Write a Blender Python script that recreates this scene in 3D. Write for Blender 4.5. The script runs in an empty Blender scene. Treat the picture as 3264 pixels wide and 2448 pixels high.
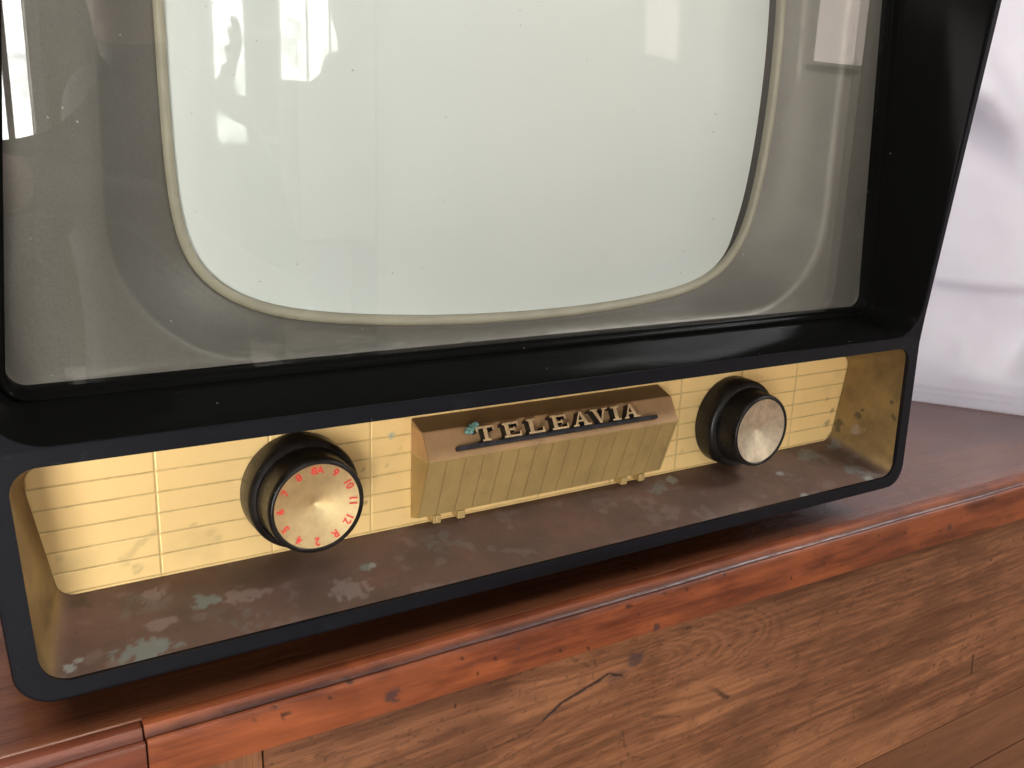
import bpy, bmesh, math, random
import numpy as np
from mathutils import Vector, Matrix
random.seed(4)
S = bpy.context.scene
COL = S.collection
R = math.radians

# ------------------------------------------------------------------ helpers
def link(o, parent=None):
    COL.objects.link(o)
    if parent: o.parent = parent
    return o

def empty(name, loc, label=None, cat=None, group=None):
    o = bpy.data.objects.new(name, None); o.empty_display_size = .02
    o.location = loc; link(o); tag(o, label, cat, group)
    return o

def tag(o, label=None, cat=None, group=None, kind=None):
    if label: o['label'] = label
    if cat: o['category'] = cat
    if group: o['group'] = group
    if kind: o['kind'] = kind
    return o

def obj(name, bm, mats, parent=None, smooth=None, doubles=True):
    """link a bmesh as one object; vertices are in world space"""
    if doubles: bmesh.ops.remove_doubles(bm, verts=bm.verts, dist=1e-6)
    bmesh.ops.recalc_face_normals(bm, faces=bm.faces)
    me = bpy.data.meshes.new(name); bm.to_mesh(me); bm.free()
    if not isinstance(mats, (list, tuple)): mats = [mats]
    for m in mats: me.materials.append(m)
    o = bpy.data.objects.new(name, me); link(o, parent)
    if parent:
        o.matrix_parent_inverse = Matrix.Identity(4)
        off = world_loc(parent)
        me.transform(Matrix.Translation(-off))
    if smooth is not None:
        me.shade_smooth()
        for e in me.edges: pass
        if smooth < 180:
            me.set_sharp_from_angle(angle=R(smooth))
    return o

def world_loc(p):
    v = Vector((0, 0, 0))
    while p: v = v + p.location; p = p.parent
    return v

def loft(bm, loops, closed=True, cap0=False, cap1=False, mi=None):
    vs = [[bm.verts.new(p) for p in l] for l in loops]
    n = len(loops[0])
    for k in range(len(vs)-1):
        a, b = vs[k], vs[k+1]
        for i in range(n if closed else n-1):
            j = (i+1) % n
            f = bm.faces.new((a[i], a[j], b[j], b[i]))
            if mi: f.material_index = mi[k]
    if cap0: bm.faces.new(vs[0][::-1])
    if cap1: bm.faces.new(vs[-1])
    return vs

def trap(hwb, zb, hwt, zt, rb, rt, y, nc=12, ne=2):
    """rounded trapezoid loop in XZ (clockwise from bottom left), y number or f(x,z)"""
    C = [(-hwb, zb, rb), (hwb, zb, rb), (hwt, zt, rt), (-hwt, zt, rt)]
    pts = []
    for i in range(4):
        p = np.array(C[i][:2]); r = C[i][2]
        a = np.array(C[i-1][:2])-p; b = np.array(C[(i+1) % 4][:2])-p
        a /= np.linalg.norm(a); b /= np.linalg.norm(b)
        half = math.acos(max(-1, min(1, a@b)))/2
        t = r/math.tan(half)
        bis = (a+b)/np.linalg.norm(a+b)
        c = p+bis*r/math.sin(half)
        s0 = p+a*t-c; s1 = p+b*t-c
        a0 = math.atan2(s0[1], s0[0]); a1 = math.atan2(s1[1], s1[0])
        d = (a1-a0+math.pi) % (2*math.pi)-math.pi
        for k in range(nc+1):
            an = a0+d*k/nc
            pts.append((c[0]+r*math.cos(an), c[1]+r*math.sin(an)))
    # subdivide the straight runs
    out = []
    m = nc+1
    for i in range(4):
        seg = pts[i*m:(i+1)*m]; out += seg
        q0 = seg[-1]; q1 = pts[((i+1) % 4)*m]
        for k in range(1, ne):
            f = k/ne; out.append((q0[0]+(q1[0]-q0[0])*f, q0[1]+(q1[1]-q0[1])*f))
    yf = y if callable(y) else (lambda x, z: y)
    return [Vector((x, yf(x, z), z)) for x, z in out]

def box(bm, x0, x1, y0, y1, z0, z1, bev=0, seg=2):
    r = bmesh.ops.create_cube(bm, size=1)
    vs = r['verts']
    for v in vs:
        v.co = Vector(((x0+x1)/2+v.co.x*(x1-x0), (y0+y1)/2+v.co.y*(y1-y0), (z0+z1)/2+v.co.z*(z1-z0)))
    if bev:
        es = list({e for v in vs for e in v.link_edges})
        bmesh.ops.bevel(bm, geom=es, offset=bev, segments=seg, affect='EDGES', profile=.5)

def lathe(bm, prof, cx, cz, n=96, cap0=True, cap1=True):
    """prof: (r, y) list, axis along Y"""
    loops = [[Vector((cx+r*math.cos(2*math.pi*i/n), y, cz+r*math.sin(2*math.pi*i/n))) for i in range(n)] for r, y in prof]
    return loft(bm, loops, True, cap0, cap1)

# ---------------- numpy value noise
def _h(i, j, seed):
    v = np.sin(i*127.1+j*311.7+seed*74.7)*43758.5453
    return v-np.floor(v)
def vnoise(x, y, seed=0):
    i = np.floor(x); j = np.floor(y); u = x-i; v = y-j
    u = u*u*(3-2*u); v = v*v*(3-2*v)
    return (_h(i, j, seed)*(1-u)+_h(i+1, j, seed)*u)*(1-v)+(_h(i, j+1, seed)*(1-u)+_h(i+1, j+1, seed)*u)*v
def fbm(x, y, seed=0, o=4):
    s = 0; a = .5; t = 0
    for k in range(o):
        s = s+a*vnoise(x, y, seed+k*13); t += a; x = x*2.03; y = y*2.03; a *= .5
    return s/t
def sstep(a, b, x):
    t = np.clip((x-a)/(b-a), 0, 1); return t*t*(3-2*t)
def polydist(px, py, pts):
    d = np.full(px.shape, 1e9)
    for (x0, y0), (x1, y1) in zip(pts[:-1], pts[1:]):
        dx, dy = x1-x0, y1-y0
        t = np.clip(((px-x0)*dx+(py-y0)*dy)/(dx*dx+dy*dy+1e-12), 0, 1)
        d = np.minimum(d, np.hypot(px-x0-t*dx, py-y0-t*dy))
    return d
def paint(o, fn):
    """fn(x,y,z)->(n,4) surface-colour masks (stains, cracks, wear, painted light falloff) stored on the mesh"""
    me = o.data; n = len(me.vertices); co = np.empty(n*3); me.vertices.foreach_get('co', co)
    co = co.reshape(-1, 3)+np.array(world_loc(o))
    at = me.color_attributes.new('marks', 'FLOAT_COLOR', 'POINT')
    at.data.foreach_set('color', np.ascontiguousarray(fn(co[:, 0], co[:, 1], co[:, 2]), dtype=np.float32).ravel())

# ------------------------------------------------------------------ materials
class NT:
    def __init__(s, name):
        s.m = bpy.data.materials.new(name); s.m.use_nodes = True
        s.n = s.m.node_tree; s.n.nodes.clear()
        s.out = s.n.nodes.new('ShaderNodeOutputMaterial')
    def add(s, t, **k):
        nd = s.n.nodes.new(t)
        for a, b in k.items(): setattr(nd, a, b)
        return nd
    def l(s, a, b): s.n.links.new(a, b)
    def setin(s, sock, v):
        if isinstance(v, bpy.types.NodeSocket): s.l(v, sock)
        elif isinstance(v, tuple) and len(v) == 3 and sock.type == 'RGBA': sock.default_value = (*v, 1)
        else: sock.default_value = v
    def pos(s, scale=(1, 1, 1)):
        g = s.add('ShaderNodeNewGeometry'); mp = s.add('ShaderNodeMapping')
        s.l(g.outputs['Position'], mp.inputs['Vector']); mp.inputs['Scale'].default_value = scale
        return mp.outputs[0]
    def noise(s, scale, detail=4, rough=.55, vec=None, dist=0):
        nd = s.add('ShaderNodeTexNoise'); nd.inputs['Scale'].default_value = scale
        nd.inputs['Detail'].default_value = detail; nd.inputs['Roughness'].default_value = rough
        nd.inputs['Distortion'].default_value = dist
        s.l(vec if vec else s.pos(), nd.inputs['Vector']); return nd.outputs['Fac']
    def ramp(s, fac, stops):
        nd = s.add('ShaderNodeValToRGB'); e = nd.color_ramp.elements
        while len(e) < len(stops): e.new(.5)
        for q, (p, c) in zip(e, stops):
            q.position = p; q.color = (*c, 1) if len(c) == 3 else c
        s.l(fac, nd.inputs[0]); return nd.outputs[0]
    def rampv(s, fac, a, b, lo=0., hi=1.):
        nd = s.add('ShaderNodeMapRange'); nd.inputs[1].default_value = a; nd.inputs[2].default_value = b
        nd.inputs[3].default_value = lo; nd.inputs[4].default_value = hi; s.l(fac, nd.inputs[0]); return nd.outputs[0]
    def mix(s, fac, a, b, mode='MIX'):
        nd = s.add('ShaderNodeMix', data_type='RGBA', blend_type=mode)
        s.setin(nd.inputs[0], fac); s.setin(nd.inputs[6], a); s.setin(nd.inputs[7], b); return nd.outputs[2]
    def math(s, op, a, b=0., c=None):
        nd = s.add('ShaderNodeMath', operation=op); s.setin(nd.inputs[0], a); s.setin(nd.inputs[1], b)
        if c is not None: s.setin(nd.inputs[2], c)
        return nd.outputs[0]
    def marks(s):
        a = s.add('ShaderNodeAttribute', attribute_name='marks'); sp = s.add('ShaderNodeSeparateColor')
        s.l(a.outputs['Color'], sp.inputs[0]); return sp.outputs[0], sp.outputs[1], sp.outputs[2], a.outputs['Alpha']
    def bump(s, h, strength=.3, dist=.001, prev=None):
        b = s.add('ShaderNodeBump'); b.inputs['Strength'].default_value = strength; b.inputs['Distance'].default_value = dist
        s.l(h, b.inputs['Height'])
        if prev: s.l(prev, b.inputs['Normal'])
        return b.outputs[0]
    def bsdf(s, color, rough=.5, metal=0., spec=.5, normal=None, **k):
        p = s.add('ShaderNodeBsdfPrincipled')
        s.setin(p.inputs['Base Color'], color); s.setin(p.inputs['Roughness'], rough); s.setin(p.inputs['Metallic'], metal)
        s.setin(p.inputs['Specular IOR Level'], spec)
        if normal: s.l(normal, p.inputs['Normal'])
        for a, b in k.items(): s.setin(p.inputs[a.replace('_', ' ')], b)
        s.l(p.outputs[0], s.out.inputs[0]); return p

def xyz(t):
    g = t.add('ShaderNodeNewGeometry'); sp = t.add('ShaderNodeSeparateXYZ'); t.l(g.outputs['Position'], sp.inputs[0])
    return sp.outputs

def m_navy():
    t = NT('navy_leatherette')
    n = t.noise(900, 2); w = t.noise(60, 6, .7)
    wear = t.rampv(w, .62, .75)
    col = t.mix(wear, (.0050, .0054, .0080), (.018, .020, .028))
    spk = t.rampv(t.noise(300, 3, .55), .72, .77); pat = t.rampv(t.noise(22, 3, .6), .52, .62)
    scr = t.rampv(t.noise(90, 4, .6, t.pos((1, 9, 9))), .70, .76)
    mk_ = t.math('MAXIMUM', t.math('MULTIPLY', spk, pat), t.math('MULTIPLY', scr, .25))
    col = t.mix(t.math('MULTIPLY', mk_, .6), col, (.16, .18, .20))
    t.bsdf(col, t.rampv(w, .3, .8, .42, .6), 0, .14, t.bump(n, .12, .0003)); return t.m
def m_black():
    t = NT('black_lacquer'); n = t.noise(40, 5, .6)
    sp = t.rampv(t.noise(330, 1), .80, .82)
    col = t.mix(sp, (.0045, .0045, .0042), (.12, .12, .12))
    t.bsdf(col, t.rampv(n, .3, .7, .10, .2), 0, .012); return t.m
def m_brass(kind):
    t = NT('brass_'+kind)
    n1 = t.noise(28, 5, .6); n2 = t.noise(300, 4, .6)
    if kind == 'panel':
        o = xyz(t)
        def grid(v, per, off, wid):
            a = t.math('ADD', v, off); a = t.math('DIVIDE', a, per); f = t.math('FRACT', a)
            f = t.math('ABSOLUTE', t.math('SUBTRACT', f, .5)); f = t.math('SUBTRACT', .5, f)
            d = t.math('MULTIPLY', f, per)
            return t.rampv(d, wid*.35, wid, 1., 0.)
        gx = grid(o[0], .048, .24, .00075); gz = grid(o[2], .0093, .0279, .00062)
        g = t.math('MAXIMUM', gx, gz)
        col = t.mix(n1, (.92, .67, .30), (.84, .60, .26))
        R_, G_, B_, A_ = t.marks()
        dirty = t.math('MULTIPLY', g, t.rampv(t.noise(70, 5, .7), .3, .7, .2, .7))
        col = t.mix(dirty, col, (.36, .25, .09))
        col = t.mix(t.math('MULTIPLY', R_, .75), col, (.30, .42, .36))
        col = t.mix(t.math('MULTIPLY', G_, .6), col, (.42, .34, .16))
        col = t.mix(t.math('MULTIPLY', B_, .85), col, (.06, .05, .03))
        nb = t.bump(t.math('SUBTRACT', 1., g), .38, .0006)
        nb = t.bump(n2, .06, .0003, nb)
        t.bsdf(col, t.rampv(n1, .3, .7, .42, .52), .38, .5, nb); return t.m
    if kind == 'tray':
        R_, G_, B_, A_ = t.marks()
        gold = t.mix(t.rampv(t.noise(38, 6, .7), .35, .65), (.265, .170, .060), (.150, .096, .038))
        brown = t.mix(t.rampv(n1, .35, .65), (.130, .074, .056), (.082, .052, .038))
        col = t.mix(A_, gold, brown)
        col = t.mix(t.math('MULTIPLY', G_, .8), col, (.36, .30, .28))
        col = t.mix(t.math('MULTIPLY', R_, .75), col, (.17, .24, .225))
        col = t.mix(t.math('MULTIPLY', B_, .85), col, (.045, .038, .022))
        t.bsdf(col, t.rampv(n1, .3, .7, .42, .58), .3, .5, t.bump(n2, .12, .0004)); return t.m
    if kind == 'plaque':
        o = xyz(t)
        a = t.math('FRACT', t.math('DIVIDE', t.math('ADD', o[0], .0754), .01005))
        f = t.math('SUBTRACT', .5, t.math('ABSOLUTE', t.math('SUBTRACT', a, .5)))
        gr = t.rampv(t.math('MULTIPLY', f, .01005), .0002, .0007, 1., 0.)
        below = t.rampv(o[2], .0085, .0095, 1., 0.)
        g = t.math('MULTIPLY', gr, below)
        up = t.rampv(o[2], .0100, .0108)
        c1 = t.mix(n1, (.47, .335, .135), (.37, .26, .10))
        c2 = t.mix(n1, (.50, .305, .155), (.38, .225, .110))
        col = t.mix(up, c1, c2)
        top = t.rampv(o[2], .0223, .0228)
        col = t.mix(top, col, (.24, .145, .065))
        col = t.mix(t.math('MULTIPLY', g, .42), col, (.20, .13, .04))
        edge = t.rampv(t.noise(90, 4, .7), .62, .8)
        tz = t.rampv(t.noise(45, 6, .7, t.pos((1, 1, .5))), .42, .68)
        col = t.mix(t.math('MULTIPLY', tz, .45), col, (.21, .145, .065))
        col = t.mix(t.math('MULTIPLY', edge, .5), col, (.12, .09, .05))
        nb = t.bump(t.math('SUBTRACT', 1., g), .5, .0006)
        t.bsdf(col, t.rampv(n1, .3, .7, .42, .52), .35, .5, t.bump(n2, .08, .0003, nb)); return t.m
    if kind in ('dial', 'dial_pale'):
        n3 = t.noise(140, 5, .65)
        ca, cb = ((1., .80, .44), (.72, .53, .26)) if kind == 'dial' else ((.86, .77, .60), (.52, .45, .33))
        col = t.mix(t.rampv(n3, .35, .7), ca, cb)
        t.bsdf(col, t.rampv(n3, .3, .7, .30, .42), .85, .5, t.bump(n2, .05, .0002)); return t.m
    if kind == 'letter':
        col = t.mix(t.rampv(n2, .4, .7), (.70, .50, .27), (.45, .33, .2))
        t.bsdf(col, .4, .35, .5); return t.m
def m_plain(name, col, rough=.5, metal=0., var=.25, scale=60, bumps=.1, spec=.5):
    t = NT(name); n = t.noise(scale, 5, .6)
    c2 = tuple(c*(1-var) for c in col)
    c = t.mix(t.rampv(n, .3, .7), col, c2)
    t.bsdf(c, t.rampv(n, .3, .7, rough*.9, min(1, rough*1.15)), metal, spec, t.bump(t.noise(scale*9, 3), bumps, .0005)); return t.m
def m_bakelite():
    t = NT('dusty_bakelite'); n = t.noise(70, 5, .7)
    col = t.mix(t.rampv(n, .4, .75), (.0055, .005, .005), (.022, .019, .017))
    spk = t.rampv(t.noise(700, 1), .73, .77)
    col = t.mix(t.math('MULTIPLY', spk, .4), col, (.2, .18, .15))
    t.bsdf(col, t.rampv(n, .3, .7, .25, .45), 0, .22, t.bump(t.noise(500, 2), .08, .0003)); return t.m
def m_mask():
    t = NT('grey_mask_paint'); R_, G_, B_, A_ = t.marks()
    n1 = t.noise(900, 2, .5); n2 = t.noise(14, 5, .6)
    col = t.mix(n1, (.125, .115, .103), (.188, .173, .158))
    col = t.mix(t.rampv(n2, .4, .7, 0, .35), col, (.12, .109, .096))
    col = t.mix(t.math('MULTIPLY', R_, .8), col, (.34, .315, .285))
    col = t.mix(t.math('MULTIPLY', B_, .7), col, (.06, .055, .045))
    t.bsdf(col, t.rampv(n2, .3, .7, .50, .58), .45, .4, t.bump(n1, .12, .0004)); return t.m
def m_screen():
    t = NT('phosphor_screen'); n = t.noise(9, 4, .5)
    sc = t.rampv(t.noise(520, 2, .5, t.pos((1, 1, .12))), .80, .83)
    col = t.mix(t.rampv(n, .3, .7), (.69, .725, .725), (.66, .695, .695))
    p = t.bsdf(col, .6, 0, .3, None, Coat_Weight=1.0, Coat_Roughness=.028, Coat_IOR=1.5); return t.m
def m_glass():
    t = NT('safety_glass')
    lw = t.add('ShaderNodeLayerWeight'); lw.inputs['Blend'].default_value = .5
    f5 = t.math('POWER', lw.outputs['Facing'], 5.); fr = t.math('MULTIPLY_ADD', f5, .95, .045)
    tr = t.add('ShaderNodeBsdfTransparent'); tr.inputs[0].default_value = (.955, .965, .95, 1)
    gl = t.add('ShaderNodeBsdfGlossy'); gl.inputs['Roughness'].default_value = .004
    mx = t.add('ShaderNodeMixShader'); t.l(fr, mx.inputs[0]); t.l(tr.outputs[0], mx.inputs[1]); t.l(gl.outputs[0], mx.inputs[2])
    df = t.add('ShaderNodeBsdfDiffuse'); df.inputs[0].default_value = (.75, .72, .70, 1)
    film = t.rampv(t.noise(5, 5, .6), .35, .8, .0, .008)
    spots = t.rampv(t.noise(420, 1, .5), .80, .82, 0., .45)
    fac = t.math('MAXIMUM', film, spots)
    m2 = t.add('ShaderNodeMixShader'); t.l(fac, m2.inputs[0]); t.l(mx.outputs[0], m2.inputs[1]); t.l(df.outputs[0], m2.inputs[2])
    t.l(m2.outputs[0], t.out.inputs[0]); return t.m
def m_wood(name, light, dark, rough=.35, axis='x', streak=1., spec=.5, marks=False, coat=0.):
    t = NT(name)
    sc = {'x': (1, 14, 14), 'z': (14, 14, 1), 'y': (14, 1, 14)}[axis]
    v = t.pos(sc)
    fine = t.noise(26, 6, .65, v, .3); mid = t.noise(5, 4, .6, v, .5); big = t.noise(5, 4, .55)
    sc2 = {'x': (1, 30, 30), 'z': (30, 30, 1), 'y': (30, 1, 30)}[axis]
    pore = t.rampv(t.noise(85, 4, .65, t.pos(sc2)), .58, .66)
    f = t.math('MULTIPLY_ADD', fine, .5, t.math('MULTIPLY', mid, .5))
    f = t.math('MULTIPLY_ADD', t.math('SUBTRACT', f, .5), streak, .5)
    col = t.mix(t.rampv(f, .33, .67), light, dark)
    col = t.mix(t.rampv(big, .45, .8, 0, .5), col, tuple(c*.55 for c in dark))
    col = t.mix(t.math('MULTIPLY', pore, .48), col, tuple(c*.35 for c in dark))
    h = t.math('SUBTRACT', fine, t.math('MULTIPLY', pore, .9))
    if marks:
        R_, G_, B_, A_ = t.marks()
        col = t.mix(t.math('MULTIPLY', G_, .55), col, tuple(c*.5 for c in dark))
        col = t.mix(t.math('MULTIPLY', B_, .6), col, tuple(min(1, c*1.35) for c in light))
        col = t.mix(t.math('MULTIPLY', A_, .8), col, (.030, .022, .026))
        col = t.mix(t.math('MULTIPLY', R_, .9), col, (.012, .007, .005))
        h = t.math('SUBTRACT', h, t.math('MULTIPLY', R_, 1.5))
    sp = t.rampv(t.noise(170, 2, .5), .73, .78)
    col = t.mix(t.math('MULTIPLY', sp, .7), col, tuple(c*.2 for c in dark))
    t.bsdf(col, t.rampv(big, .3, .7, rough*.85, rough*1.3), 0, spec, t.bump(h, .22, .0008), Coat_Weight=coat, Coat_Roughness=.25); return t.m
def m_cloth():
    t = NT('white_cotton')
    w = t.noise(1400, 2, .5); big = t.noise(7, 4)
    col = t.mix(t.rampv(big, .3, .7), (.84, .825, .875), (.78, .765, .82))
    df = t.add('ShaderNodeBsdfDiffuse'); tl = t.add('ShaderNodeBsdfTranslucent'); mx = t.add('ShaderNodeMixShader'); mx.inputs[0].default_value = .35
    t.l(col, df.inputs[0]); t.l(col, tl.inputs[0]); b = t.bump(w, .1, .0004); t.l(b, df.inputs['Normal'])
    t.l(df.outputs[0], mx.inputs[1]); t.l(tl.outputs[0], mx.inputs[2]); t.l(mx.outputs[0], t.out.inputs[0]); return t.m
def m_emit(name, col, st):
    """a daylit pane: pale sky with darker, blurred foliage and buildings outside"""
    t = NT(name); e = t.add('ShaderNodeEmission')
    n = t.noise(5.5, 3, .5, None, .4); o = xyz(t)
    lowd = t.rampv(o[2], -.5, 1.2, .35, 0.)
    f = t.rampv(t.math('SUBTRACT', n, lowd), .12, .34)
    t.l(t.mix(f, tuple(c*k for c, k in zip(col, (.55, .60, .58))), col), e.inputs[0]); t.l(t.math('MULTIPLY', t.rampv(f, 0, 1, .55, 1.), st), e.inputs[1])
    t.l(e.outputs[0], t.out.inputs[0]); return t.m

NAVY = m_navy(); BLACK = m_black(); BAKE = m_bakelite(); MASK = m_mask(); SCREEN = m_screen(); GLASS = m_glass()
PANEL = m_brass('panel'); TRAY = m_brass('tray'); PLAQ = m_brass('plaque'); DIAL = m_brass('dial'); LETTER = m_brass('letter')
IVORY = m_plain('ivory_lip', (.36, .328, .250), .5, 0, .22, 50)
RUBBER = m_plain('black_rubber', (.006, .0055, .005), .6, 0, .3, 80, .1, .15)
LBLACK = m_plain('black_letter_paint', (.012, .012, .012), .45, 0, .4, 300)
BARM = m_plain('blackened_bar', (.035, .034, .042), .5, .2, .8, 260, .4)
RED = m_plain('red_enamel', (.72, .065, .05), .45, 0, .25, 200)
VERD = m_plain('verdigris_crust', (.22, .44, .38), .85, 0, .45, 420, .9)
TOPW = m_wood('chest_top_wood', (.215, .076, .033), (.100, .031, .014), .24, 'x', 1.2, .5, coat=.25)
MOULD = m_wood('cherry_moulding', (.27, .073, .024), (.105, .023, .009), .36, 'x', 1.2, .5, marks=True)
MOULDL = m_wood('cherry_moulding_end', (.19, .050, .022), (.095, .023, .011), .36, 'x', 1.2, .5)
BOARD = m_wood('pale_front_board', (.275, .118, .053), (.100, .035, .015), .5, 'x', 1.1, .35, marks=True)
BOARD2 = m_wood('lower_front_board', (.17, .070, .032), (.10, .038, .017), .5, 'x', 1.1, .35)
STILE = m_wood('front_stile', (.27, .115, .052), (.13, .048, .021), .5, 'z', 1.1, .35)
CLOTH = m_cloth()

# ------------------------------------------------------------------ television
TV = empty('television', (0, .15, -.067), 'vintage black television with gold control strip standing on the wooden chest', 'television')
def yf(x, z):        # front profile of the cabinet: leans back to z=.0465, then forward
    return np.interp(z, [-.049, .0465, .36], [-.0432, -.0375, -.0545])
def hw(z): return .2545+.06*z
SPL = .0466
bm = bmesh.new()
NE = 6
ins = .0016
R1 = trap(.2431, -.0415, .2472, .0405, .0115, .009, yf, 12, NE)
OI = trap(hw(-.049)-ins, -.049+ins, hw(SPL)-ins, SPL, .0125, .0002, yf, 12, NE)
R1b = [p+Vector((0, .0025, 0)) for p in R1]
loft(bm, [R1b, R1, OI])
U1 = trap(hw(SPL)-.0048, .0474, hw(.352)-.006, .350, .022, .035, yf, 12, NE)
OU = trap(hw(SPL)-ins, SPL, hw(.36)-ins, .36-ins, .0002, .040, yf, 12, NE)
U1b = [p+Vector((0, .002, 0)) for p in U1]
loft(bm, [U1b, U1, OU])
# body sides: full outline going back
ya = lambda d: (lambda x, z: yf(x, z)+d)
NB = 12
def outl(i, d, s=1, fixed=None):
    y = ya(d) if fixed is None else fixed
    return trap((hw(-.049)-i)*s, -.049+i, (hw(.36)-i)*s, .36-i, .0142, .041, y, NB, NE*3)
loft(bm, [outl(ins, 0.0), outl(ins*.3, .0006), outl(0, .002), outl(0, .02), outl(0, 0, 1, .10), outl(.004, 0, 1, .24), outl(.03, 0, .86, .34), outl(.06, 0, .6, .40)], cap1=True)
obj('cabinet', bm, NAVY, TV, 35)

# plinth
bm = bmesh.new(); box(bm, -.205, .205, .045, .25, -.0669, -.0485, .003); obj('plinth', bm, RUBBER, TV, 35)

# bezel: glossy funnel from the cabinet edge to the glass
def G(off, y, r=.008, ne=NE): return trap(.2435+off, .0597-off, .2205+off, .338+off, r, r*1.5, y, 12, ne)
bm = bmesh.new()
def lerp(a, b, t, dy=0): return [p.lerp(q, t)+Vector((0, dy, 0)) for p, q in zip(a, b)]
Gin = G(.0035, -.0105, .010)
U2 = [p+Vector((0, .0012, 0)) for p in U1]
loops = [U2, lerp(U2, Gin, .04, -.0005), lerp(U2, Gin, .5), lerp(U2, Gin, .97), Gin,
         G(.0030, -.0098, .0098), G(.0026, -.0104, .0095), G(.0018, -.0106, .0088), G(.0011, -.0098, .0084), G(.0008, -.0070, .0082), G(.0004, -.0062, .008), G(0, -.0058, .0078), G(-.0006, -.0050, .0075), G(-.0008, .003, .0075)]
loft(bm, loops); obj('bezel', bm, BLACK, TV, 40)

# safety glass
bm = bmesh.new()
loft(bm, [G(.0006, -.0048, .008), G(.0006, -.0014, .008)], cap0=True, cap1=True)
obj('safety_glass', bm, GLASS, TV, None)

# picture tube opening outline (measured), mirrored about the tube centre
ZC = .203
base = [(0, .0655), (.03, .0658), (.06, .0668), (.0893, .0688), (.1097, .0708), (.1238, .0730), (.1385, .0768), (.1500, .0820), (.1600, .0895), (.1670, .0985), (.1712, .1100), (.1735, .1230), (.1750, .1400), (.1758, .1600), (.1762, .1800), (.1763, .203)]
def cat(P, n):
    P = np.array(P); d = np.r_[0, np.cumsum(np.hypot(*np.diff(P, axis=0).T))]
    t = np.linspace(0, d[-1], n); out = np.c_[np.interp(t, d, P[:, 0]), np.interp(t, d, P[:, 1])]
    for _ in range(6):
        out[1:-1] = (out[:-2]+2*out[1:-1]+out[2:])/4
    return out
q = cat(base, 60)
br = [(x, z) for x, z in q]
tr = [(x, 2*ZC-z) for x, z in q[::-1]][1:]
half = br+tr                                   # bottom centre -> right -> top centre
full = half+[(-x, z) for x, z in half[::-1]][1:-1]
NL = len(full)
def sphere_y(x, z, off=0):
    r2 = x*x+(z-ZC)**2; return .006+off+.66-np.sqrt(.66**2-r2)
def outline(scale_in=0., off=0.):
    """outline moved inwards by scale_in metres, at tube depth + off"""
    P = np.array(full); T = np.roll(P, -1, 0)-np.roll(P, 1, 0); T /= np.linalg.norm(T, axis=1)[:, None]
    N = np.c_[-T[:, 1], T[:, 0]]
    Q = P+N*scale_in
    return [Vector((x, sphere_y(x, z, off), z)) for x, z in Q]
def rect_like(hwb, zb, hwt, zt, r, y):
    """rounded rectangle resampled to the outline's angular order"""
    L = trap(hwb, zb, hwt, zt, r, r, 0, 24, 40)
    A = np.array([[p.x, p.z] for p in L]); A = np.r_[A, A[:1]]
    dense = np.concatenate([np.linspace(A[i], A[i+1], 12, endpoint=False) for i in range(len(A)-1)])
    ang = np.arctan2(dense[:, 1]-ZC, dense[:, 0])
    out = []
    for x, z in full:
        a = math.atan2(z-ZC, x); k = np.argmin(np.abs((ang-a+math.pi) % (2*math.pi)-math.pi))
        out.append(Vector((dense[k, 0], y, dense[k, 1])))
    return out
bm = bmesh.new()
M0 = rect_like(.2455, .0577, .2220, .340, .008, -.0008)
M0b = rect_like(.2445, .0590, .2212, .339, .008, .0010)
M1 = rect_like(.2050, .0615, .2000, .345, .058, .0030)
M1b = rect_like(.2035, .0622, .1985, .344, .058, .0042)
LIP0 = outline(-.0002, -.0035)
loops = [M0, M0b]
for k in range(1, 9): loops.append(lerp(M0b, M1, k/9))
loops += [M1, M1b]
for k in range(1, 24):
    t = k/24; L = lerp(M1b, LIP0, t)
    loops.append([p+Vector((0, .0035*math.sin(math.pi*t), 0)) for p in L])
loops.append(LIP0)
loft(bm, loops)
mk = obj('tube_mask', bm, MASK, TV, 50)
def mask_marks(x, y, z):
    P = np.array([[p.x, p.z] for p in M1]+[[M1[0].x, M1[0].z]])
    d = polydist(x, z, [tuple(a) for a in P])
    wob = fbm(x*160, z*160, 3)
    line = sstep(.0016, .0005, d)*(.35+.9*wob)*(x > 0)*.8+sstep(.0016, .0005, d)*(x < 0)*.12
    drip = sstep(.0014, .0004, np.abs(x-.186-.002*(fbm(z*40, z*0, 8)-.5)))*sstep(.185, .205, z)*fbm(z*90, x*90, 4)*.9
    sc = sstep(.66, .74, fbm(x*700, z*700, 2))*sstep(.068, .061, z)*.5
    dk = (fbm(x*700, z*700, 9, 2) > .90)*.35
    spot = sstep(.0016, .0006, np.hypot(x+.083, z-.0635)) + sstep(.0010, .0004, np.hypot(x+.045, z-.0608))
    low = sstep(.0665, .0595, z)*fbm(x*300, z*500, 6)*.45
    return np.c_[np.clip(line+drip+sc+low, 0, 1), 0*x, np.clip(dk+spot, 0, 1), 0*x+1]
paint(mk, mask_marks)
# ivory lip around the tube
bm = bmesh.new()
prof = [(-.0004, -.0032), (.0002, -.0042), (.0012, -.0047), (.0024, -.0044), (.0034, -.0036), (.0042, -.0022), (.0046, .0006)]
loft(bm, [outline(a, b) for a, b in prof]); lip = obj('tube_lip', bm, IVORY, TV, 60)
# black gasket behind the lip
bm = bmesh.new()
loft(bm, [outline(.0043, .0006), outline(.0045, .0060), outline(.0046, .0160), outline(.0140, .0180), outline(.04, .020)]); obj('rubber_gasket', bm, RUBBER, TV, 60)
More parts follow.
